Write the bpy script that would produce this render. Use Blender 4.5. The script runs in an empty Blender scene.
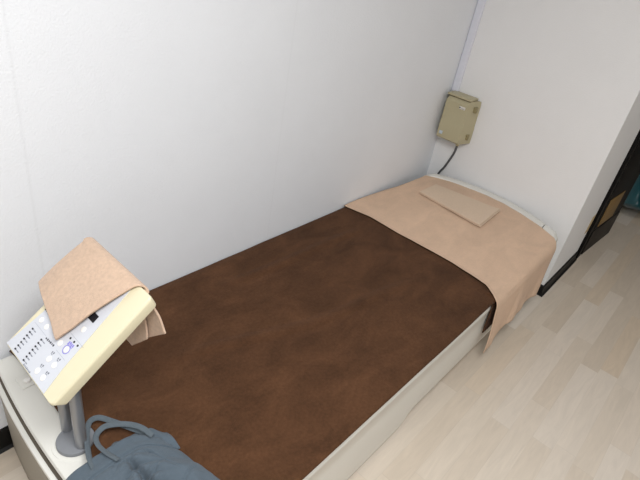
import bpy, bmesh, math, random
from mathutils import Vector, Matrix, noise
random.seed(7)
COL = bpy.context.scene.collection
sc = bpy.context.scene
sc.view_settings.view_transform = 'Standard'
sc.view_settings.look = 'None'
sc.view_settings.exposure = 0.0

# ------------------------------------------------------------------ helpers
def lin(c):
    return tuple(((v/255)/12.92 if v/255 <= .04045 else ((v/255+.055)/1.055)**2.4) for v in c)

def smooth(a, b, x):
    t = min(1, max(0, (x-a)/(b-a))); return t*t*(3-2*t)

def mat(name, rgb, rough=.6, var=0.0, vscale=20, bump=0.0, bscale=200, sheen=0.0, metal=0.0, spec=.5, coat=0.0):
    m = bpy.data.materials.new(name); m.use_nodes = True
    nt = m.node_tree; b = nt.nodes['Principled BSDF']
    c = lin(rgb)
    b.inputs['Base Color'].default_value = (*c, 1)
    b.inputs['Roughness'].default_value = rough
    b.inputs['Metallic'].default_value = metal
    b.inputs['Specular IOR Level'].default_value = spec
    b.inputs['Sheen Weight'].default_value = sheen
    b.inputs['Coat Weight'].default_value = coat
    tc = nt.nodes.new('ShaderNodeTexCoord')
    if var > 0:
        n = nt.nodes.new('ShaderNodeTexNoise'); n.inputs['Scale'].default_value = vscale
        n.inputs['Detail'].default_value = 6; n.inputs['Roughness'].default_value = .6
        nt.links.new(tc.outputs['Object'], n.inputs['Vector'])
        r = nt.nodes.new('ShaderNodeValToRGB')
        r.color_ramp.elements[0].position = .3; r.color_ramp.elements[1].position = .7
        r.color_ramp.elements[0].color = (*[v*(1-var) for v in c], 1)
        r.color_ramp.elements[1].color = (*[min(1, v*(1+var)) for v in c], 1)
        nt.links.new(n.outputs['Fac'], r.inputs['Fac']); nt.links.new(r.outputs['Color'], b.inputs['Base Color'])
    if bump > 0:
        n2 = nt.nodes.new('ShaderNodeTexNoise'); n2.inputs['Scale'].default_value = bscale; n2.inputs['Detail'].default_value = 3
        nt.links.new(tc.outputs['Object'], n2.inputs['Vector'])
        bp = nt.nodes.new('ShaderNodeBump'); bp.inputs['Strength'].default_value = bump; bp.inputs['Distance'].default_value = .004
        nt.links.new(n2.outputs['Fac'], bp.inputs['Height']); nt.links.new(bp.outputs['Normal'], b.inputs['Normal'])
    return m

def wall_mat(name, rgb, seams=()):
    m = mat(name, rgb, .8, .015, 3, .28, 170, spec=.25)
    if seams:
        nt = m.node_tree; b = nt.nodes['Principled BSDF']
        src = b.inputs['Base Color'].links[0].from_socket
        g = nt.nodes.new('ShaderNodeNewGeometry'); sx = nt.nodes.new('ShaderNodeSeparateXYZ')
        nt.links.new(g.outputs['Position'], sx.inputs[0])
        acc = None
        for s, w in seams:
            a = nt.nodes.new('ShaderNodeMath'); a.operation = 'SUBTRACT'; a.inputs[1].default_value = s
            nt.links.new(sx.outputs['X'], a.inputs[0])
            d = nt.nodes.new('ShaderNodeMath'); d.operation = 'ABSOLUTE'; nt.links.new(a.outputs[0], d.inputs[0])
            l = nt.nodes.new('ShaderNodeMapRange'); l.inputs['From Min'].default_value = 0; l.inputs['From Max'].default_value = .006
            l.inputs['To Min'].default_value = w; l.inputs['To Max'].default_value = 0
            nt.links.new(d.outputs[0], l.inputs['Value'])
            if acc is None: acc = l.outputs[0]
            else:
                ad = nt.nodes.new('ShaderNodeMath'); ad.operation = 'ADD'
                nt.links.new(acc, ad.inputs[0]); nt.links.new(l.outputs[0], ad.inputs[1]); acc = ad.outputs[0]
        mx = nt.nodes.new('ShaderNodeMix'); mx.data_type = 'RGBA'
        nt.links.new(acc, mx.inputs['Factor']); nt.links.new(src, mx.inputs['A'])
        mx.inputs['B'].default_value = (.25, .25, .24, 1)
        nt.links.new(mx.outputs['Result'], b.inputs['Base Color'])
    return m

def obj(name, bm, m, parent=None, smooth_=True, angle=35, label=None):
    me = bpy.data.meshes.new(name)
    bmesh.ops.recalc_face_normals(bm, faces=bm.faces)
    bm.to_mesh(me); bm.free()
    for mm in (m if isinstance(m, (list, tuple)) else [m]): me.materials.append(mm)
    o = bpy.data.objects.new(name, me); COL.objects.link(o)
    if label: o['label'] = label
    if smooth_:
        for p in me.polygons: p.use_smooth = True
        try: me.set_sharp_from_angle(angle=math.radians(angle))
        except Exception: pass
    if parent is not None:
        o.parent = parent
        if parent.type == 'EMPTY':
            o.matrix_parent_inverse = Matrix.Translation(-parent.location)
    return o

def thing(name, label, cat, loc=(0, 0, 0), group=None):
    o = bpy.data.objects.new(name, None); COL.objects.link(o); o.location = loc
    o.empty_display_size = .05
    return tag(o, label, cat, group)

def tag(o, label=None, cat=None, group=None, kind=None):
    if label: o['label'] = label
    if cat: o['category'] = cat
    if group: o['group'] = group
    if kind: o['kind'] = kind
    return o

def struct(name, bm, m, parent=None, label=None, **k):
    o = obj(name, bm, m, parent, **k)
    if parent is None: o['kind'] = 'structure'
    if label: o['label'] = label
    return o

def box(bm, lo, hi, bevel=0.0, seg=2, M=None):
    lo = Vector(lo); hi = Vector(hi)
    g = bmesh.ops.create_cube(bm, size=1.0)
    vs = g['verts']
    c = (lo+hi)/2; s = hi-lo
    for v in vs: v.co = Vector((v.co.x*s.x, v.co.y*s.y, v.co.z*s.z))+c
    if bevel > 0:
        es = list({e for v in vs for e in v.link_edges})
        r = bmesh.ops.bevel(bm, geom=es, offset=bevel, segments=seg, affect='EDGES', profile=.5)
        vs = list({v for v in r['verts']} | {v for v in vs if v.is_valid})
    if M is not None:
        for v in vs:
            if v.is_valid: v.co = M(v.co)
    return vs

def BM(): return bmesh.new()

def grid(bm, f, nu, nv, closed_u=False):
    V = [[bm.verts.new(f(i/(nu if closed_u else nu), j/nv)) for j in range(nv+1)] for i in range(nu if closed_u else nu+1)]
    n = nu
    for i in range(n):
        a = V[i]; b = V[(i+1) % len(V)]
        for j in range(nv):
            bm.faces.new((a[j], b[j], b[j+1], a[j+1]))
    return V

def loft(bm, rings, cap0=True, cap1=True, closed=True):
    R = [[bm.verts.new(p) for p in r] for r in rings]
    n = len(R[0])
    for a, b in zip(R, R[1:]):
        for i in range(n if closed else n-1):
            j = (i+1) % n
            bm.faces.new((a[i], a[j], b[j], b[i]))
    if cap0: bm.faces.new(R[0])
    if cap1: bm.faces.new(R[-1])
    return R

def tube(bm, pts, r, n=10, cap=True):
    pts = [Vector(p) for p in pts]
    rings = []
    up = Vector((0, 0, 1))
    prev = None
    for i, p in enumerate(pts):
        t = (pts[min(i+1, len(pts)-1)]-pts[max(i-1, 0)]).normalized()
        if prev is None:
            x = t.cross(up)
            if x.length < .1: x = t.cross(Vector((1, 0, 0)))
        else: x = prev-t*prev.dot(t)
        x.normalize(); prev = x; y = t.cross(x)
        rr = r[i] if isinstance(r, (list, tuple)) else r
        rings.append([p+x*rr*math.cos(2*math.pi*k/n)+y*rr*math.sin(2*math.pi*k/n) for k in range(n)])
    loft(bm, rings, cap, cap)

def spline(pts, n):
    P = [Vector(p) for p in pts]; out = []
    for i in range(len(P)-1):
        p0 = P[max(i-1, 0)]; p1 = P[i]; p2 = P[i+1]; p3 = P[min(i+2, len(P)-1)]
        for k in range(n):
            t = k/n
            out.append(.5*((2*p1)+(p2-p0)*t+(2*p0-5*p1+4*p2-p3)*t*t+(3*p1-p0-3*p2+p3)*t**3))
    out.append(P[-1]); return out

def disc(bm, c, r, h, n=40, bev=.004, ry=None):
    c = Vector(c); ry = ry or r
    def ring(k, z): return [c+Vector(((r-k)*math.cos(2*math.pi*i/n), (ry-k)*math.sin(2*math.pi*i/n), z)) for i in range(n)]
    loft(bm, [ring(0, 0), ring(0, h-bev), ring(bev*.3, h-bev*.3), ring(bev, h)])

def solidify(o, t, offset=-1):
    md = o.modifiers.new('thickness', 'SOLIDIFY'); md.thickness = t; md.offset = offset
    return o

def nz(x, y, z=0.0): return noise.noise(Vector((x, y, z)))

# ------------------------------------------------------------------ materials
M_wall = wall_mat('wallpaper_side', (238, 241, 245), [(-2.273, .06), (-1.352, .035), (-3.2, .05)])
M_wall2 = wall_mat('wallpaper_end', (240, 240, 240))
M_black = mat('black_vinyl', (15, 14, 13), .5, spec=.25)
M_blackpaint = mat('black_paint', (9, 8, 8), .55, .2, 12, spec=.15)
M_kick = mat('dark_brown_panel', (44, 39, 34), .55, .15, 15, spec=.2)
M_gold = mat('dull_gold', (128, 100, 54), .5, .1, 20)
M_tan = mat('tan_paper', (196, 174, 136), .7)
M_shell = mat('white_plastic_shell', (226, 225, 218), .38, .01, 4)
M_cream = mat('cream_plastic', (226, 218, 187), .4)
M_face = mat('pale_grey_panel', (210, 213, 220), .45)
M_btn = mat('white_button', (242, 240, 236), .35)
M_ink = mat('dark_ink', (62, 64, 72), .6)
M_inkgrey = mat('grey_ink', (120, 124, 134), .6)
M_led = mat('dark_led', (32, 33, 38), .3)
M_purple = mat('purple_ink', (140, 134, 214), .6)
M_line = mat('panel_line', (175, 180, 190), .6)
M_pole = mat('grey_metal_pole', (150, 152, 156), .35, metal=.55)
M_base = mat('grey_plastic_base', (128, 131, 136), .5)
M_boxp = mat('khaki_plastic', (184, 175, 143), .45, .02, 8)
M_boxd = mat('khaki_shadow_gap', (96, 84, 60), .6)
M_cable = mat('dark_grey_cable', (84, 84, 86), .5)
M_race = mat('raceway_plastic', (228, 230, 240), .4)
M_teal = mat('teal_satin', (4, 74, 82), .3, .35, 7, sheen=.3)
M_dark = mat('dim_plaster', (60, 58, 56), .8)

def fabric(name, rgb, var, fine, sheen=.25, streak=0.0):
    m = mat(name, rgb, .95, 0, bump=.5, bscale=420, sheen=sheen, spec=.1)
    nt = m.node_tree; b = nt.nodes['Principled BSDF']; c = lin(rgb)
    b.inputs['Sheen Roughness'].default_value = .6
    tc = nt.nodes.new('ShaderNodeTexCoord')
    mp = nt.nodes.new('ShaderNodeMapping'); mp.inputs['Rotation'].default_value = (0, 0, .25); mp.inputs['Scale'].default_value = (1, 1.7, 1)
    nt.links.new(tc.outputs['Object'], mp.inputs[0])
    n1 = nt.nodes.new('ShaderNodeTexNoise'); n1.inputs['Scale'].default_value = 5; n1.inputs['Detail'].default_value = 7; n1.inputs['Roughness'].default_value = .62; n1.inputs['Distortion'].default_value = .6
    nt.links.new(mp.outputs[0], n1.inputs['Vector'])
    n2 = nt.nodes.new('ShaderNodeTexNoise'); n2.inputs['Scale'].default_value = 110; n2.inputs['Detail'].default_value = 4
    nt.links.new(tc.outputs['Object'], n2.inputs['Vector'])
    r1 = nt.nodes.new('ShaderNodeMapRange'); r1.inputs['From Min'].default_value = .3; r1.inputs['From Max'].default_value = .7
    r1.inputs['To Min'].default_value = 1-var; r1.inputs['To Max'].default_value = 1+var
    nt.links.new(n1.outputs['Fac'], r1.inputs['Value'])
    r2 = nt.nodes.new('ShaderNodeMapRange'); r2.inputs['From Min'].default_value = .3; r2.inputs['From Max'].default_value = .7
    r2.inputs['To Min'].default_value = 1-fine; r2.inputs['To Max'].default_value = 1+fine
    nt.links.new(n2.outputs['Fac'], r2.inputs['Value'])
    mu = nt.nodes.new('ShaderNodeMath'); mu.operation = 'MULTIPLY'
    nt.links.new(r1.outputs[0], mu.inputs[0]); nt.links.new(r2.outputs[0], mu.inputs[1])
    vm = nt.nodes.new('ShaderNodeVectorMath'); vm.operation = 'SCALE'; vm.inputs[0].default_value = c
    nt.links.new(mu.outputs[0], vm.inputs['Scale']); nt.links.new(vm.outputs[0], b.inputs['Base Color'])
    return m
M_brown = fabric('brown_velour', (83, 56, 37), .32, .12, .03)
M_pink = fabric('pale_tan_velour', (218, 187, 160), .09, .03, .1)
M_towel = fabric('tan_terry', (206, 178, 154), .04, .08, .2)
M_small = fabric('beige_terry', (219, 195, 170), .02, .03, .15)
M_bag = fabric('grey_blue_nylon', (90, 102, 112), .07, .03, .1)
M_bagd = fabric('grey_blue_strap', (96, 106, 113), .05, .05, .1)

def floor_mat():
    m = bpy.data.materials.new('pale_wood_floor'); m.use_nodes = True
    nt = m.node_tree; N = nt.nodes; L = nt.links; b = N['Principled BSDF']
    b.inputs['Roughness'].default_value = .42; b.inputs['Specular IOR Level'].default_value = .35
    g = N.new('ShaderNodeNewGeometry'); s = N.new('ShaderNodeSeparateXYZ'); L.new(g.outputs['Position'], s.inputs[0])
    def mth(op, a, b_=None):
        n = N.new('ShaderNodeMath'); n.operation = op
        for i, v in enumerate((a, b_)):
            if v is None: continue
            if isinstance(v, (int, float)): n.inputs[i].default_value = v
            else: L.new(v, n.inputs[i])
        return n.outputs[0]
    W, Ln = .0815, .62
    yy = mth('DIVIDE', mth('ADD', s.outputs['Y'], 1.0795+W*40), W)
    row = mth('FLOOR', yy); fy = mth('FRACT', yy)
    wn = N.new('ShaderNodeTexWhiteNoise'); wn.noise_dimensions = '1D'; L.new(row, wn.inputs['W'])
    xx = mth('DIVIDE', mth('ADD', s.outputs['X'], mth('MULTIPLY', wn.outputs['Value'], Ln*3)), Ln)
    xx = mth('ADD', xx, 20.0)
    pl = mth('FLOOR', xx); fx = mth('FRACT', xx)
    cb = N.new('ShaderNodeCombineXYZ'); L.new(row, cb.inputs[0]); L.new(pl, cb.inputs[1])
    w2 = N.new('ShaderNodeTexWhiteNoise'); w2.noise_dimensions = '2D'; L.new(cb.outputs[0], w2.inputs['Vector'])
    ramp = N.new('ShaderNodeValToRGB'); cr = ramp.color_ramp
    cols = [(208, 194, 176), (214, 201, 184), (218, 206, 190), (224, 214, 201), (213, 196, 174)]
    cr.elements[0].position = 0; cr.elements[0].color = (*lin(cols[0]), 1)
    cr.elements[1].position = 1; cr.elements[1].color = (*lin(cols[4]), 1)
    for k in (1, 2, 3):
        e = cr.elements.new(k/4); e.color = (*lin(cols[k]), 1)
    L.new(w2.outputs['Value'], ramp.inputs['Fac'])
    # grain
    cb2 = N.new('ShaderNodeCombineXYZ')
    L.new(mth('ADD', mth('MULTIPLY', s.outputs['X'], 3.0), mth('MULTIPLY', w2.outputs['Value'], 50)), cb2.inputs[0])
    L.new(mth('MULTIPLY', s.outputs['Y'], 22.0), cb2.inputs[1])
    n = N.new('ShaderNodeTexNoise'); n.inputs['Scale'].default_value = 1.6; n.inputs['Detail'].default_value = 7; n.inputs['Distortion'].default_value = 1.2; n.inputs['Roughness'].default_value = .6
    L.new(cb2.outputs[0], n.inputs['Vector'])
    gr = N.new('ShaderNodeMapRange'); gr.inputs['From Min'].default_value = .3; gr.inputs['From Max'].default_value = .7
    gr.inputs['To Min'].default_value = .94; gr.inputs['To Max'].default_value = 1.05
    L.new(n.outputs['Fac'], gr.inputs['Value'])
    # joint lines
    ey = mth('LESS_THAN', fy, .018); ex = mth('LESS_THAN', fx, .004)
    jl = mth('MAXIMUM', ey, ex)
    jf = mth('SUBTRACT', 1.0, mth('MULTIPLY', jl, .07))
    f = mth('MULTIPLY', gr.outputs[0], jf)
    vm = N.new('ShaderNodeVectorMath'); vm.operation = 'SCALE'; L.new(ramp.outputs['Color'], vm.inputs[0]); L.new(f, vm.inputs['Scale'])
    L.new(vm.outputs[0], b.inputs['Base Color'])
    return m

# ------------------------------------------------------------------ room shell
YW = -.881        # free edge of the end wall
XF = .60         # door frame along the short return wall
bm = BM(); box(bm, (-4.6, -3.8, -.06), (4.2, .1, 0)); struct('floor', bm, floor_mat(), smooth_=False)
bm = BM(); box(bm, (-4.6, -3.8, 2.45), (4.2, .1, 2.5)); struct('ceiling', bm, M_wall2, smooth_=False)
bm = BM(); box(bm, (-4.6, 0, 0), (0, .1, 2.45)); struct('wall_left', bm, M_wall, smooth_=False)
bm = BM(); box(bm, (0, YW, 0), (XF, .1, 2.45)); struct('wall_end', bm, M_wall2, smooth_=False)
bm = BM(); box(bm, (-4.6, -3.8, 0), (4.2, -3.7, 2.45)); struct('wall_right', bm, M_wall2, smooth_=False)
bm = BM(); box(bm, (-4.6, -3.7, 0), (-4.5, 0, 2.45)); struct('wall_back', bm, M_wall2, smooth_=False)
bm = BM(); box(bm, (4.1, -3.7, 0), (4.2, .1, 2.45)); struct('wall_far', bm, M_dark, smooth_=False)
bm = BM(); box(bm, (XF+.05, -.45, 0), (4.1, -.39, 2.45)); struct('wall_beyond', bm, M_dark, smooth_=False)

# cove baseboards: profile swept along a path (offset outward n)
def cove(bm, pts, normals, h=.06):
    prof = [(0.0, h), (.005, h), (.008, h-.004), (.009, .022), (.013, .009), (.022, .002), (.022, 0), (0, 0)]
    rings = []
    for p, n in zip(pts, normals):
        rings.append([Vector((p[0]+n[0]*d, p[1]+n[1]*d, z)) for d, z in prof])
    loft(bm, rings)
bm = BM(); cove(bm, [(-4.5, 0), (-2.6, 0), (0, 0)], [(0, -1)]*3, .085); struct('baseboard_left', bm, M_black)
bm = BM(); cove(bm, [(0, -.03), (0, YW), (XF-.002, YW)], [(-1, 0), (-1, -1), (0, -1)], .06); struct('baseboard_end', bm, M_black)

# black door frame, open black door leaf with a gold plate
bm = BM()
box(bm, (XF, YW-.018, 0), (XF+.07, YW+.1, 2.1), .003)
box(bm, (XF, YW-.018, 2.04), (XF+1.0, YW+.06, 2.1), .003)
struct('trim_1', bm, M_blackpaint, label='black door frame at the end of the short return wall')
ax = Vector((1.199-.653, -.934+.9, 0)).normalized(); ay = Vector((-ax.y, ax.x, 0)); org = Vector((.655, -.900, 0))
def leaf(c): return org+ax*c.x+ay*c.y+Vector((0, 0, c.z))
bm = BM(); box(bm, (.018, 0, .012), (.545, .036, 2.02), .003, M=leaf)
door = struct('door_1', bm, M_blackpaint, label='black door leaf standing open beyond the return wall')
bm = BM(); box(bm, (.020, -.004, .014), (.543, 0, .19), .0015, M=leaf); struct('kick_plate', bm, M_kick, door, label='dark brown kick plate')
bm = BM(); box(bm, (.065, -.005, .212), (.345, 0, .405), .0015, M=leaf); struct('door_plate', bm, M_gold, door, label='dull gold rectangular plate')
bm = BM(); disc(bm, (0, 0, 0), .02, .012)
for v in bm.verts: v.co = leaf(Vector((.485+v.co.x, -.001-v.co.z, 1.0+v.co.y)))
tube(bm, [leaf(Vector((.485, -.012, 1.0))), leaf(Vector((.485, -.04, 1.0))), leaf(Vector((.475, -.046, 1.0))), leaf(Vector((.385, -.046, 1.0)))], .008)
struct('door_handle', bm, M_pole, door)
# tan paper patch by the frame
bm = BM(); box(bm, (XF-.075, YW-.0025, .215), (XF-.012, YW, .335), .001)
tag(obj('paper_patch', bm, M_tan), 'small tan paper patch stuck on the return wall beside the black door frame', 'paper patch')

# cable raceway in the room corner
bm = BM()
rw = .042
prof = [(0, 0), (0, -rw), (-.010, -rw), (-.015, -rw+.006), (-.015, -.006), (-.010, 0)]
loft(bm, [[Vector((x, y-.001, z)) for x, y in prof] for z in (.895, 2.449)])
tag(obj('cable_raceway', bm, M_race), 'narrow white plastic cable raceway running up the wall corner above the control box', 'cable raceway')

# ------------------------------------------------------------------ massage bed
def foot_x(y): return -2.476+.032*((y+.435)/.435)**2
def head_x(y): return -.012-.125*((y+.44)/.42)**2-.012*smooth(-.16, -.02, y)
Y0, Y1 = -.018, -.868
NARROW = .042
def outline(inset, z, n=24, zf=None, foot_in=0.0):
    pts = []
    ya, yb = Y0-inset, Y1+inset
    for i in range(n+1):      # foot: wall to front
        y = ya+(yb-ya)*i/n; pts.append((foot_x(y)+inset+foot_in, y))
    xa, xb = foot_x(yb)+inset, head_x(yb)-inset
    m = 60
    for i in range(1, m):
        pts.append((xa+(xb-xa)*i/m, yb))
    yc = ya-NARROW
    for i in range(n+1):
        y = yb+(yc-yb)*i/n; pts.append((head_x(y)-inset, y))
    xa, xb = head_x(yc)-inset, foot_x(ya)+inset
    for i in range(1, m):
        x = xa+(xb-xa)*i/m; pts.append((x, ya-NARROW*smooth(-.85, -.2, x)))
    return [Vector((x, y, z if zf is None else zf(x, y, z))) for x, y in pts]
def zbot(x, y, z): return .018+.055*smooth(-1.41, -1.34, x)
bed = thing('massage_bed', 'white plastic water massage bed standing along the white wall', 'massage bed', (-1.25, -.44, 0))
bm = BM()
lo = outline(.016, 0, zf=zbot, foot_in=-.010)
loft(bm, [lo, outline(.010, .12, foot_in=-.010), outline(.007, .25, foot_in=-.010), outline(.005, .326, foot_in=-.012), outline(.003, .329, foot_in=-.017), outline(.003, .342, foot_in=-.017), outline(.005, .346, foot_in=-.013), outline(.006, .348, foot_in=.012), outline(.006, .372, foot_in=.012)])
obj('base_cabinet', bm, M_shell, bed)
bm = BM(); loft(bm, [outline(.075, 0.0, foot_in=.04), outline(.075, .10, foot_in=.04)]); obj('plinth', bm, mat('plinth_grey', (150, 148, 140), .6), bed)
bm = BM(); loft(bm, [outline(.014, .371), outline(.002, .372), outline(0, .374), outline(0, .379), outline(.003, .385), outline(.009, .388), outline(.017, .390)])
obj('top_frame', bm, M_shell, bed)
# recessed groove and lower panel on the foot end, shade put into their colours
bm = BM()
def gr(u, v):
    y = -.034+(-.852+.034)*u; return Vector((foot_x(y)-.003+min(.019, .04*v), y, .3485+.0215*max(0, v-.5)*2))
grid(bm, gr, 30, 4)
o = solidify(obj('foot_groove', bm, mat('groove_shade_taupe', (96, 88, 76), .7), bed, label='recessed groove with shade in its dark colour'), .002, 0)
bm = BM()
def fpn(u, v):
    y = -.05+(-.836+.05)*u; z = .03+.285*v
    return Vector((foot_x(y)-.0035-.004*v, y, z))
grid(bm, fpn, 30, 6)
solidify(obj('foot_panel', bm, mat('foot_panel_shaded_grey', (150, 143, 130), .6), bed), .004, 0)  # darker than the shell: shade of the foot end painted into the grey
# mattress (under the covers), rising towards the head
def ztop(x): return .3915+.030*smooth(-.75, -.12, x)
def mat_ring(k, dz):
    pts = []
    n = 60
    xs = [-2.35+k+i*((-0.10-k)-(-2.35+k))/n for i in range(n+1)]
    return xs
bm = BM()
def mx1(y): return head_x(y)-.062
def mtop(u, v):
    y = -.024+(-.862+.024)*v; x = -2.34+(mx1(y)+2.34)*u
    y -= NARROW*smooth(-.85, -.2, x)*(1-v)
    return Vector((x, y, ztop(x)))
V = grid(bm, mtop, 60, 16)
ret = bmesh.ops.extrude_face_region(bm, geom=list(bm.faces))
for v in [g for g in ret['geom'] if isinstance(g, bmesh.types.BMVert)]: v.co.z = .389
obj('mattress', bm, mat('mattress_cloth', (190, 186, 178), .8), bed)
# raised head rim: three segments with thin gaps
def rim(ya, yb, n):
    bm = BM(); rings = []
    for i in range(n+1):
        y = ya+(yb-ya)*i/n; X = head_x(y)
        e = smooth(Y1, Y1+.03, y)*smooth(-.06, -.10, y)
        zt = .424+.020*e
        prof = [(0, .389), (0, zt-.010), (-.004, zt-.003), (-.012, zt), (-.040, zt), (-.052, zt-.005), (-.058, zt-.016), (-.058, .389)]
        rings.append([Vector((X+a, y, z)) for a, z in prof])
    loft(bm, rings); return bm
obj('head_rim', rim(-.062, -.772, 40), M_shell, bed)
obj('rim_end_cap', rim(-.7775, -.866, 12), M_shell, bed)
bm = BM(); box(bm, (head_x(-.775)-.05, -.7775, .39), (head_x(-.775)-.004, -.772, .425)); obj('rim_gap', bm, M_led, bed)
# push switch on foot deck
bm = BM(); box(bm, (-2.433, -.170, .389), (-2.392, -.118, .3925), .0015); plate = obj('switch_plate', bm, M_shell, bed)
bm = BM(); disc(bm, (-2.412, -.148, .392), .009, .006, 20, .002); obj('switch_button', bm, M_btn, plate)
# white ring around the console foot
bm = BM(); disc(bm, (-2.402, -.408, .388), .063, .0035, 48, .003); obj('mounting_ring', bm, M_shell, bed)
# ------------------------------------------------------------------ brown velour cover
def wr(x, y):
    w = .0022*nz(x*3, y*4, 1.3)+.0012*nz(x*9, y*9, 4.1)
    r = .006*math.exp(-((y+.16+.12*(x+1.4)-.02*math.sin(x*5))/.018)**2)*smooth(-1.8, -1.5, x)*(1-smooth(-1.05, -.9, x))
    r += .005*math.exp(-((y+.47+.25*(x+1.6)+.02*math.sin(x*7))/.02)**2)*smooth(-2.2, -1.9, x)*(1-smooth(-1.2, -1.0, x))
    return w+r
bm = BM()
def brown(u, v):
    yy = -.010-v*.866; dy = abs(yy+.408)
    xa = -2.402+.006*math.sin(v*9)
    if dy < .085: xa = max(xa, -2.409+.047*math.sqrt(max(0, 1-(dy/.049)**2)))
    x = xa+(-.60-xa)*u
    s = v*(.866+.19*smooth(-.895, -.855, x)*(1-smooth(-.76, -.68, x)))     # arc length from the wall edge
    ylim = .846+.012*smooth(-1.0, -1.5, x)+.003*nz(x*4, 0, 2)
    if s < ylim: y = -.010-s; dz = 0.0
    else:
        e = (s-ylim); R = .014
        a = min(e/R, 1.45)
        y = -.010-ylim-R*math.sin(a); dz = -R*(1-math.cos(a))-max(0, e-1.45*R)
    edge = smooth(0, .03, s)
    z = ztop(x)+.0035+.0015*smooth(-2.25, -2.36, x)+wr(x, y)*smooth(-.86, -.80, y)+dz-.004*(1-edge)
    return Vector((x, y, z))
grid(bm, brown, 220, 130)
o = tag(obj('bed_cover', bm, M_brown), 'large dark brown velour cover spread over the massage bed', 'bed cover')
solidify(o, .003, 1)

# ------------------------------------------------------------------ tan sheet over the head part, hanging down the front
def px_left(s):
    if s < .80: return -.812-.018*math.exp(-(s/.09)**2)-.022*smooth(.55, .82, s)+.004*math.sin(s*13)
    return -.834-.052*smooth(.78, .868, s)
def px_head(y): return head_x(y)-.052
bm = BM()
S_TOP = .868; S_H = .29
def pink(u, v):
    s = v*(S_TOP+S_H)
    if s < S_TOP:
        y = -.007-s-.042*smooth(-.75, -.15, px_left(s)*(1-u)+u*px_head(-.007-s))*smooth(.25, 0, s); x0 = px_left(s); x1 = px_head(y)
        x = x0+(x1-x0)*u
        z = ztop(x)+.0105+.003*nz(x*5, y*6, 7)+.0016*nz(x*16, y*14, 2)
        z += .003*math.exp(-((y+.33-.35*(x+.5))/.03)**2)*(smooth(-.7, -.5, x)-smooth(-.3, -.15, x))
        z += .0035*math.exp(-((y+.72-.5*(x+.55))/.025)**2)*smooth(-.8, -.6, x)*(1-smooth(-.5, -.3, x))
        z -= .010*smooth(.835, S_TOP, s)**2+.026*smooth(.03, 0, s)*smooth(-.75, -.2, x)
        z += .004*math.exp(-((x-x0)/.015)**2)*smooth(.05, .2, s)
        return Vector((x, y, z))
    t = (s-S_TOP)/S_H
    x0 = -.886+.034*t+.008*math.sin(t*3.1); x1 = px_head(-.87)-.015-.07*t
    x = x0+(x1-x0)*u
    R = .016
    d = s-S_TOP; a = min(d/R, math.pi/2)
    fold = (math.sin(x*21+.6)+.5*math.sin(x*43+2+t))*(.010*smooth(.1, 1, t))
    y = -.876-R*math.sin(a)*.7-.012*t-max(0, fold)-fold*.25
    drop = (.252+.030*smooth(-.6, -.85, x)+.02*smooth(-.35, -.15, x)-.012*math.sin(x*9))
    z = ztop(x)+.0005-R*(1-math.cos(a))-max(0, t)*(drop-R)*1.0
    return Vector((x, y, z))
grid(bm, pink, 110, 130)
o = tag(obj('tan_sheet', bm, M_pink), 'pale tan velour sheet laid over the head end of the bed, hanging down its front', 'sheet')
solidify(o, .003, 1)

# corner of the brown cover hanging inside the sheet edge
bm = BM()
# ------------------------------------------------------------------ small folded beige towel
Q = [Vector((-.395, -.176)), Vector((-.243, -.187)), Vector((-.190, -.556)), Vector((-.432, -.563))]
def quad(Qs, u, v): return (Qs[0]*(1-u)+Qs[1]*u)*(1-v)+(Qs[3]*(1-u)+Qs[2]*u)*v
def small_layer(bm, h0, th, sh):
    def f(u, v):
        p = quad(Q, u, v); x, y = p.x+sh[0]*u, p.y+sh[1]*v
        return Vector((x, y, ztop(x)+.0185+h0+.0012*nz(x*9, y*9, 3)+.003*smooth(.9, 1, v)))
    n0 = len(bm.faces)
    grid(bm, f, 16, 40)
    bm.faces.ensure_lookup_table()
    fs = bm.faces[n0:]
    r = bmesh.ops.extrude_face_region(bm, geom=list(fs))
    for v in [g for g in r['geom'] if isinstance(g, bmesh.types.BMVert)]: v.co.z += th
bm = BM()
small_layer(bm, 0, .006, (0, 0)); small_layer(bm, .0068, .006, (-.003, .006))
o = tag(obj('folded_towel', bm, M_small), 'small flat folded beige towel lying on the tan sheet at the head end', 'towel')
md = o.modifiers.new('soft', 'BEVEL'); md.width = .0018; md.segments = 2; md.limit_method = 'ANGLE'

# ------------------------------------------------------------------ khaki control box in the corner
cb = thing('control_box', 'khaki plastic control box mounted on the end wall in the corner', 'control box', (-.05, -.1, .645))
def ring_box(f, b_, z):   # front x, back x with side y's
    (xf, ya, yb), (xb, yc, yd) = f, b_
    return [Vector((xb, yc, z)), Vector((xf, ya, z)), Vector((xf, yb, z)), Vector((xb, yd, z))]
bm = BM()
loft(bm, [ring_box((-.092, -.034, -.174), (-.002, -.014, -.200), .648),
          ring_box((-.098, -.034, -.174), (-.002, -.014, -.200), .655),
          ring_box((-.100, -.033, -.172), (-.002, -.013, -.199), .735),
          ring_box((-.096, -.033, -.170), (-.002, -.013, -.197), .742),
          ring_box((-.096, -.032, -.166), (-.002, -.012, -.194), .862),
          ring_box((-.078, -.036, -.160), (-.002, -.014, -.190), .886)])
bmesh.ops.bevel(bm, geom=[e for e in bm.edges if e.calc_face_angle(0) > .6], offset=.004, segments=2, affect='EDGES')
obj('housing', bm, M_boxp, cb)
bm = BM(); box(bm, (-.086, -.165, .885), (-.004, -.030, .889)); obj('lid_gap', bm, M_boxd, cb)
bm = BM(); box(bm, (-.090, -.170, .888), (-.002, -.024, .899), .004); obj('lid', bm, M_boxp, cb)
for z in (.845, .690):
    bm = BM(); box(bm, (-.050, -.199, z-.016), (-.030, -.178, z+.012), .003); box(bm, (-.054, -.196, z+.006), (-.026, -.180, z+.014), .002)
    obj('latch', bm, mat('latch_khaki', (150, 140, 104), .5), cb)
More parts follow.
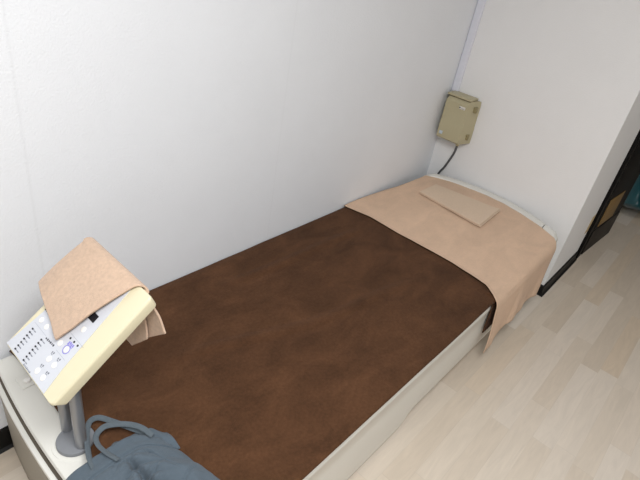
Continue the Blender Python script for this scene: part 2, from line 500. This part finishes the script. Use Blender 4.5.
bm = BM(); box(bm, (-.0985, -.153, .838), (-.0955, -.118, .853), .0008); lab = obj('front_label', bm, mat('label_white', (226, 222, 216), .5), cb, label='small white front label')
bm = BM()
box(bm, (-.0995, -.125, .842), (-.098, -.119, .849))
for k, (yy, w) in enumerate(((-.131, .003), (-.137, .004), (-.144, .003), (-.149, .002))): box(bm, (-.0995, yy-w, .8415), (-.0982, yy, .8432)); box(bm, (-.0995, yy-w*.6, .8465), (-.0982, yy, .848))
obj('label_print', bm, M_ink, lab)
bm = BM(); box(bm, (-.1018, -.066, .672), (-.099, -.046, .690), .001); obj('sticker', bm, mat('sticker_pale_blue', (196, 208, 216), .4), cb, label='pale blue square sticker')
bm = BM(); tube(bm, [(-.055, -.155, .650), (-.055, -.155, .628)], .010, 14); obj('cable_gland', bm, M_boxp, cb)
bm = BM(); tube(bm, spline([(-.055, -.155, .632), (-.054, -.152, .585), (-.048, -.135, .53), (-.036, -.112, .47), (-.014, -.085, .425), (-.004, -.07, .38), (-.004, -.06, .30)], 8), .0065, 10)
tag(obj('power_cable', bm, M_cable), 'dark grey cable hanging from the khaki control box down behind the bed', 'cable')

# ------------------------------------------------------------------ control console on two poles
A = Vector((-2.478, -.271, .672)); U = Vector((-2.484, -.490, .672))-A; Vv = Vector((-2.235, -.277, .856))-A
Nn = Vv.cross(U).normalized()
if Nn.z < 0: Nn = -Nn
LU, LV = U.length, Vv.length
def PT(u, v, h): return A+U*u+Vv*v+Nn*h
con = thing('control_console', 'cream control console tilted on two grey poles at the foot of the bed', 'control console', (-2.421, -.405, .39))
bm = BM(); disc(bm, (-2.409, -.410, .3932), .0455, .011, 48, .004); obj('base_plate', bm, M_base, con)
for yy, xx in ((-.369, -2.409), (-.436, -2.407)):
    bm = BM(); tube(bm, [(xx, yy, .402), (xx, yy, .70)], .0142, 20); obj('pole', bm, M_pole, con)
# housing: rounded box with chamfered top edges and drafted sides
def rrect(u0, u1, v0, v1, r, h, n=5):
    pts = []
    for cx, cy, a0 in ((u1-r, v1-r, 0), (u0+r, v1-r, 90), (u0+r, v0+r, 180), (u1-r, v0+r, 270)):
        for k in range(n+1):
            a = math.radians(a0+90*k/n)
            pts.append(PT((cx+r*math.cos(a))/LU, (cy+r*math.sin(a))/LV, h))
    return pts
bm = BM()
a, b_, c, d = 0.0, LU*1.035, 0.0, LV*.962
loft(bm, [rrect(a+.02, b_-.014, c+.02, d-.02, .010, -.042),
          rrect(a+.008, b_+.001, c+.006, d-.004, .010, -.036),
          rrect(a+.001, b_+.006, c+.000, d+.002, .010, -.007),
          rrect(a+.001, b_+.005, c+.000, d+.002, .010, -.003),
          rrect(a+.004, b_+.002, c+.002, d-.001, .008, 0)])
obj('console_housing', bm, M_cream, con)
# grey face plate
bm = BM()
outl = [(.020, .012), (.885, .012), (.845, .2), (.81, .6), (.785, .925), (.15, .925), (.10, .4), (.045, .10)]
loft(bm, [[PT(u, v, .0003) for u, v in outl], [PT(u, v, .0016) for u, v in outl]])
face = obj('control_panel', bm, M_face, con, smooth_=False)
HF = .0016
def pbox(bm, u, v, su, sv, h, h0=HF):
    loft(bm, [[PT(u+a*su/2, v+b_*sv/2, z) for a, b_ in ((-1, -1), (1, -1), (1, 1), (-1, 1))] for z in (h0, h0+h)])
def pdisc(bm, u, v, r, h, n=20, h0=HF):
    def rg(rr, z): return [PT(u+rr*math.cos(2*math.pi*i/n)/LU, v+rr*math.sin(2*math.pi*i/n)/LV, z) for i in range(n)]
    loft(bm, [rg(r, h0), rg(r, h0+h*.7), rg(r*.8, h0+h)])
for u0, u1, tl in ((.181, .159, .064), (.380, .361, .066)):
    for k in range(7):
        t = k/6; u = u0+(u1-u0)*t; v = .037+.179*t
        bm = BM(); pbox(bm, u, v, .022, .011, .0012)
        lt = obj('indicator_light', bm, M_led, face, smooth_=False)
        bm = BM()
        for q in (.5, .8, 1.1) if k % 3 else (.5, .95, 1.3): pbox(bm, u+tl*q*.75, v, .011, .008, .0003)
        obj('indicator_print', bm, M_inkgrey, lt, smooth_=False)
for u, v in ((.161, .302), (.287, .300), (.585, .302), (.708, .306), (.624, .177), (.733, .179), (.620, .068), (.738, .070), (.692, .482), (.30, .45), (.55, .52)):
    bm = BM(); pdisc(bm, u, v, .0068, .0014)
    bt = obj('button', bm, M_btn, face)
bm = BM()
n = 28
for rr0, rr1, uu, vv in ((.0085, .0105, .708, .306),):
    R1 = [[PT(uu+r*math.cos(2*math.pi*i/n)/LU, vv+r*math.sin(2*math.pi*i/n)/LV, HF+h) for i in range(n)] for r, h in ((rr0, .0004), (rr1, .0004))]
    loft(bm, R1, False, False)
for k in range(4): pbox(bm, .672+.024*k, .350+.004*(k % 2), .017, .022, .0003)
pbox(bm, .706, .336, .09, .005, .0003)
tag(obj('purple_print', bm, M_purple, face, smooth_=False), 'purple printing')
for u, v in ((.644, .376), (.716, .379), (.784, .380)):
    bm = BM(); pdisc(bm, u, v, .0026, .001, 10); obj('indicator_light', bm, M_led, face)
for u, v in ((.606, .222), (.725, .226), (.617, .114), (.738, .112)):
    bm = BM()
    pbox(bm, u-.012, v, .013, .014, .0003); pbox(bm, u+.014, v+.004, .015, .014, .0003); pbox(bm, u, v-.012, .03, .004, .0003)
    obj('button_caption', bm, M_inkgrey, face, smooth_=False)
def words(n, u0, du, v0, dv, su, svs, m):
    bm = BM()
    for k in range(n): pbox(bm, u0+du*k, v0+dv*k, su, svs[k % len(svs)], .0003)
    obj('printed_words', bm, m, face, smooth_=False)
words(6, .40, .028, .248, .0015, .018, (.011, .016), M_ink)
words(7, .425, .022, .020, 0, .012, (.014, .010, .010), M_inkgrey)
words(5, .095, .03, .372, 0, .018, (.012,), M_ink)
for u, v, su in ((.245, .256, .27), (.70, .252, .18), (.50, .40, .72)):
    bm = BM(); pbox(bm, u, v, su, .0025, .0002); obj('divider_line', bm, M_line, face, smooth_=False)
bm = BM(); pbox(bm, .676, .588, .10, .06, .001); tag(obj('display', bm, M_led, face, smooth_=False), 'black display window')

# ------------------------------------------------------------------ tan towel over the console
def towel_layer(bm, P0a, P0b, P1a, P1b, hang_a, hang_b, lift, splay, th, curl, na=40, ns=64):
    top = Vector((0, 0, 0))
    def f(a, s):
        p0 = Vector(P0a).lerp(Vector(P0b), a); p1 = Vector(P1a).lerp(Vector(P1b), a)
        Ls = .55
        if s < Ls:
            q = p0.lerp(p1, s/Ls)
            h = lift+.004*math.sin(math.pi*s/Ls)+.006*smooth(.5, 1, a)*math.sin(math.pi*s/Ls)+.0018*nz(q.x*4, q.y*5, 3)
            h += .006*smooth(.25, 0, s/Ls)*smooth(.6, 1, a)
            if q.x < 0: h -= .10*q.x*q.x
            return PT(q.x, q.y, h)
        t = (s-Ls)/(1-Ls)
        R = .009+lift
        base = PT(p1.x, p1.y, 0)
        hang = hang_b+.25*min(1-a, hang_a)
        arc = R*2.2; tot = arc+hang; d = t*tot
        # bend from the slope direction (37 deg up) to straight down
        a0 = math.atan2(Vv.z, math.hypot(Vv.x, Vv.y))
        turn = a0+math.pi/2
        C = base+Nn*(lift-R)
        if d < arc:
            phi = turn*d/arc
            off = Nn*math.cos(phi)*R+Vv.normalized()*math.sin(phi)*R
            return C+off+U.normalized()*splay*a*t
        off = Nn*math.cos(turn)*R+Vv.normalized()*math.sin(turn)*R
        dd = d-arc
        return C+off+Vector((.006*math.sin(dd*22+a*5)+curl*smooth(.62, 1, a)*smooth(0, .07, dd), 0, -dd))+U.normalized()*splay*(a*t)
    n0 = len(bm.faces); grid(bm, f, na, ns)
    bm.normal_update()
    bm.faces.ensure_lookup_table(); fs = bm.faces[n0:]
    r = bmesh.ops.solidify(bm, geom=list(fs), thickness=th)
bm = BM()
towel_layer(bm, (-.27, .455), (.56, .300), (-.20, .915), (.80, .925), .3, .150, .006, .015, .005, .0)
towel_layer(bm, (-.285, .462), (.575, .304), (-.215, .92), (.82, .925), .3, .105, .0125, .060, .0055, .012)
o = tag(obj('draped_towel', bm, M_towel, angle=60), 'thick tan towel draped over the top of the tilted control console', 'towel')
md = o.modifiers.new('soft', 'BEVEL'); md.width = .002; md.segments = 2; md.limit_method = 'ANGLE'; md.angle_limit = 1.0

# ------------------------------------------------------------------ grey-blue tote bag
bag = thing('tote_bag', 'grey blue fabric tote bag with two handles lying at the foot of the bed', 'tote bag', (-2.36, -.66, .40))
BX0, BX1, BY0, BY1 = -2.482, -2.246, -.506, -.874
ZB = .4005
def bag_xy(u, v):
    x0 = BX0-.006*v+.004*math.sin(v*9); x1 = BX1+.004*v+.022*smooth(.0, .25, v)-.010*math.sin(v*7)
    x = x0+(x1-x0)*u
    y = BY0+(BY1-BY0)*v-.055*smooth(.6, 1.0, u)*(1-v)*smooth(.5, 1.0, u)
    return x, y
CREASES = []
for k in range(8):
    cu, cv = .47+.012*k, .15+.05*k
    CREASES.append(((cu, cv), (cu+.012, cv+.05), .0055))
    CREASES.append(((cu, cv+.02), (cu+.12-.006*k, cv+.005-.012*(k % 2)), .0050))
    CREASES.append(((cu, cv+.015), (cu-.10+.005*k, cv-.01+.014*(k % 3)), .0045))
CREASES += [((.70, .16), (.80, .42), .004), ((.22, .2), (.30, .5), .004), ((.62, .34), (.86, .26), .0035), ((.75, .5), (.93, .40), .004)]
def crease_depth(u, v):
    d = 0
    for (a, b, w) in CREASES:
        ax_, ay_, bx_, by_ = a[0]*.24, a[1]*.37, b[0]*.24, b[1]*.37
        px, py = u*.24, v*.37
        L2 = (bx_-ax_)**2+(by_-ay_)**2
        t = min(1, max(0, ((px-ax_)*(bx_-ax_)+(py-ay_)*(by_-ay_))/L2))
        q = (px-ax_-t*(bx_-ax_))**2+(py-ay_-t*(by_-ay_))**2
        d = max(d, w*math.exp(-q/.0028**2)*(1-.6*t))
    return d
def bag_h(u, v):
    prof = (max(0, 1-abs(2*u-1)**3.2))**.7*(max(0, 1-abs(2*v-1.0)**6))**.5
    h = .034*prof+.006
    if v < .2: h = max(h, .006+.024*(max(0, 1-abs(2*u-1)**3))**.6)
    # gathered crease running down from the hem, with small pleats across it
    cx = .50+.10*v
    crease = math.exp(-((u-cx)/.05)**2)*smooth(.10, .18, v)
    h -= .020*math.exp(-((u-cx)/.028)**2)*smooth(.12, .2, v)*(1-smooth(.6,.8,v))
    pl = math.exp(-((u-cx)/.16)**2)*smooth(.1, .2, v)*(1-smooth(.6, .8, v))
    h += .016*pl*(abs(math.sin(30*v-14*abs(u-cx)))**.7-.6)
    h -= 1.3*crease_depth(u, v)
    # hem seam
    h -= .004*math.exp(-((v-.125)/.012)**2)
    h += .012*nz(u*3.2+3, v*4.2, 5.5)*smooth(.1, .3, v)+.007*nz(u*8, v*9, 1.1)*smooth(.12, .25, v)-.006*abs(nz(u*5+v*3, v*5-u*2, 8.3))
    # diagonal soft folds
    h += .005*math.sin(9*(u*1.3-v*.8)+1.0)*smooth(.15, .4, v)*prof
    return max(h, .004)
bm = BM()
def btop(u, v):
    x, y = bag_xy(u, v); return Vector((x, y, ZB+bag_h(u, v)))
def bbot(u, v):
    x, y = bag_xy(u, v); return Vector((x, y, ZB+.0005))
nu, nv = 110, 160
V1 = grid(bm, btop, nu, nv); V2 = grid(bm, bbot, nu, nv)
for i in range(nu): bm.faces.new((V1[i][nv], V1[i+1][nv], V2[i+1][nv], V2[i][nv]))
for j in range(nv):
    bm.faces.new((V1[0][j], V1[0][j+1], V2[0][j+1], V2[0][j])); bm.faces.new((V1[nu][j], V1[nu][j+1], V2[nu][j+1], V2[nu][j]))
obj('bag_body', bm, M_bag, bag, angle=80)
# back lip of the open mouth, standing out past the front lip
bm = BM()
def lip(u, v):
    y0 = BY0-.05*smooth(.6, 1, u)+.0
    x = BX0+.10+(BX1+.012-BX0-.10)*u
    out = .008+.024*math.exp(-((u-.84)/.08)**2)+.014*math.exp(-((u-.25)/.10)**2)+.003*math.sin(u*15)
    return Vector((x, y0-.05*(1-v)+out*v+.03*smooth(.8, 1, u)*v*0, ZB+.006+.010*math.sin(math.pi*v)*(.5+.5*math.sin(u*8))+.003*v))
grid(bm, lip, 40, 10)
o = obj('back_lip', bm, M_bag, bag, angle=80); solidify(o, .0015, 0)
# hem band of the front lip
bm = BM()
def hem(u, v):
    vv = -.006+.118*v
    x, y = bag_xy(u, max(vv, 0)); y -= min(vv, 0)*-.37*-1
    return Vector((x, y, ZB+bag_h(u, max(vv, 0))+.0004+.0008*math.sin(math.pi*v)))
grid(bm, hem, 60, 10)
o = obj('hem_band', bm, M_bag, bag, angle=80); solidify(o, .0008, 1)
def strap(pts, w):
    P = spline(pts, 10); bm = BM(); rows = []
    for i, p in enumerate(P):
        t = (P[min(i+1, len(P)-1)]-P[max(i-1, 0)]).normalized()
        s = Vector((-t.y, t.x, 0)); s.z = 0
        s = s.normalized() if s.length > 1e-4 else Vector((1, 0, 0))
        s = (s*.9+Vector((0, 0, .42))).normalized()
        rows.append([bm.verts.new(p+s*w*k/2) for k in (-1, -.33, .33, 1)])
    for a, b_ in zip(rows, rows[1:]):
        for k in range(3): bm.faces.new((a[k], b_[k], b_[k+1], a[k+1]))
    o = obj('handle', bm, M_bagd, bag, angle=80); solidify(o, .0018, 0); return o
strap([(-2.425, -.545, .428), (-2.420, -.505, .430), (-2.405, -.465, .425), (-2.388, -.430, .422), (-2.366, -.402, .424), (-2.343, -.405, .425), (-2.324, -.435, .424), (-2.305, -.470, .422), (-2.285, -.505, .418), (-2.275, -.53, .415)], .014)
strap([(-2.375, -.555, .440), (-2.385, -.520, .440), (-2.388, -.485, .438), (-2.378, -.458, .436), (-2.352, -.447, .436), (-2.325, -.460, .437), (-2.300, -.483, .437), (-2.283, -.51, .435), (-2.275, -.545, .432)], .014)

# ------------------------------------------------------------------ teal satin bundle beyond the door
bm = BM()
def teal(u, v):
    th = 2*math.pi*u
    z = 1.05*v
    r = (.13+.10*math.exp(-((v-.10)/.12)**2))*(math.sin(math.pi*min(1, (v+.015)*8)/2) if v < .11 else 1.0)
    r *= 1-.35*v
    r += .022*math.sin(th*7+3*v)*smooth(0, .2, v)+.03*nz(math.cos(th)*2, math.sin(th)*2, v*6)
    if v > .96: r *= max(.02, (1-v)/.04)
    return Vector((1.90+r*math.cos(th)*1.1, -.92+r*1.0*math.sin(th), z+.002))
grid(bm, teal, 72, 60, True)
tag(obj('teal_cloth_bundle', bm, M_teal), 'shiny teal cloth bundle standing on the floor past the black door', 'cloth bundle')

# ------------------------------------------------------------------ lights
def area(name, loc, size, energy, color=(1, 1, 1), rot=(0, 0, 0), sy=None):
    l = bpy.data.lights.new(name, 'AREA'); l.energy = energy; l.color = color
    l.shape = 'RECTANGLE'; l.size = size; l.size_y = sy or size
    o = bpy.data.objects.new(name, l); COL.objects.link(o); o.location = loc; o.rotation_euler = rot
    return o
area('ceiling_and_fill_light', (-2.6, -1.45, 2.43), 1.25, 51, (.985, .99, 1.0), sy=.6)
area('ceiling_and_fill_light', (1.3, -2.5, 2.43), 1.2, 9, (.985, .99, 1.0), sy=.5)  # added fill to lift the far floor, no known fixture
w = bpy.data.worlds.new('World'); sc.world = w; w.use_nodes = True
w.node_tree.nodes['Background'].inputs['Color'].default_value = (.8, .85, 1, 1)
w.node_tree.nodes['Background'].inputs['Strength'].default_value = .3

# ------------------------------------------------------------------ camera
cam = bpy.data.cameras.new('Camera'); co = bpy.data.objects.new('Camera', cam); COL.objects.link(co)
cam.sensor_fit = 'HORIZONTAL'; cam.sensor_width = 36; cam.lens = 520.7083/640*36
cam.clip_start = .02
R = Matrix(((0.6561235900546588, 0.310880566592169, -0.6876446087108645), (-0.7373548274137312, 0.4580767825367126, -0.4964609952357587), (0.1606539543971847, 0.8327778422941771, 0.5297842696045268)))
co.matrix_world = Matrix.Translation((-2.75230389, -1.28921034, 1.618181)) @ R.to_4x4()
sc.camera = co
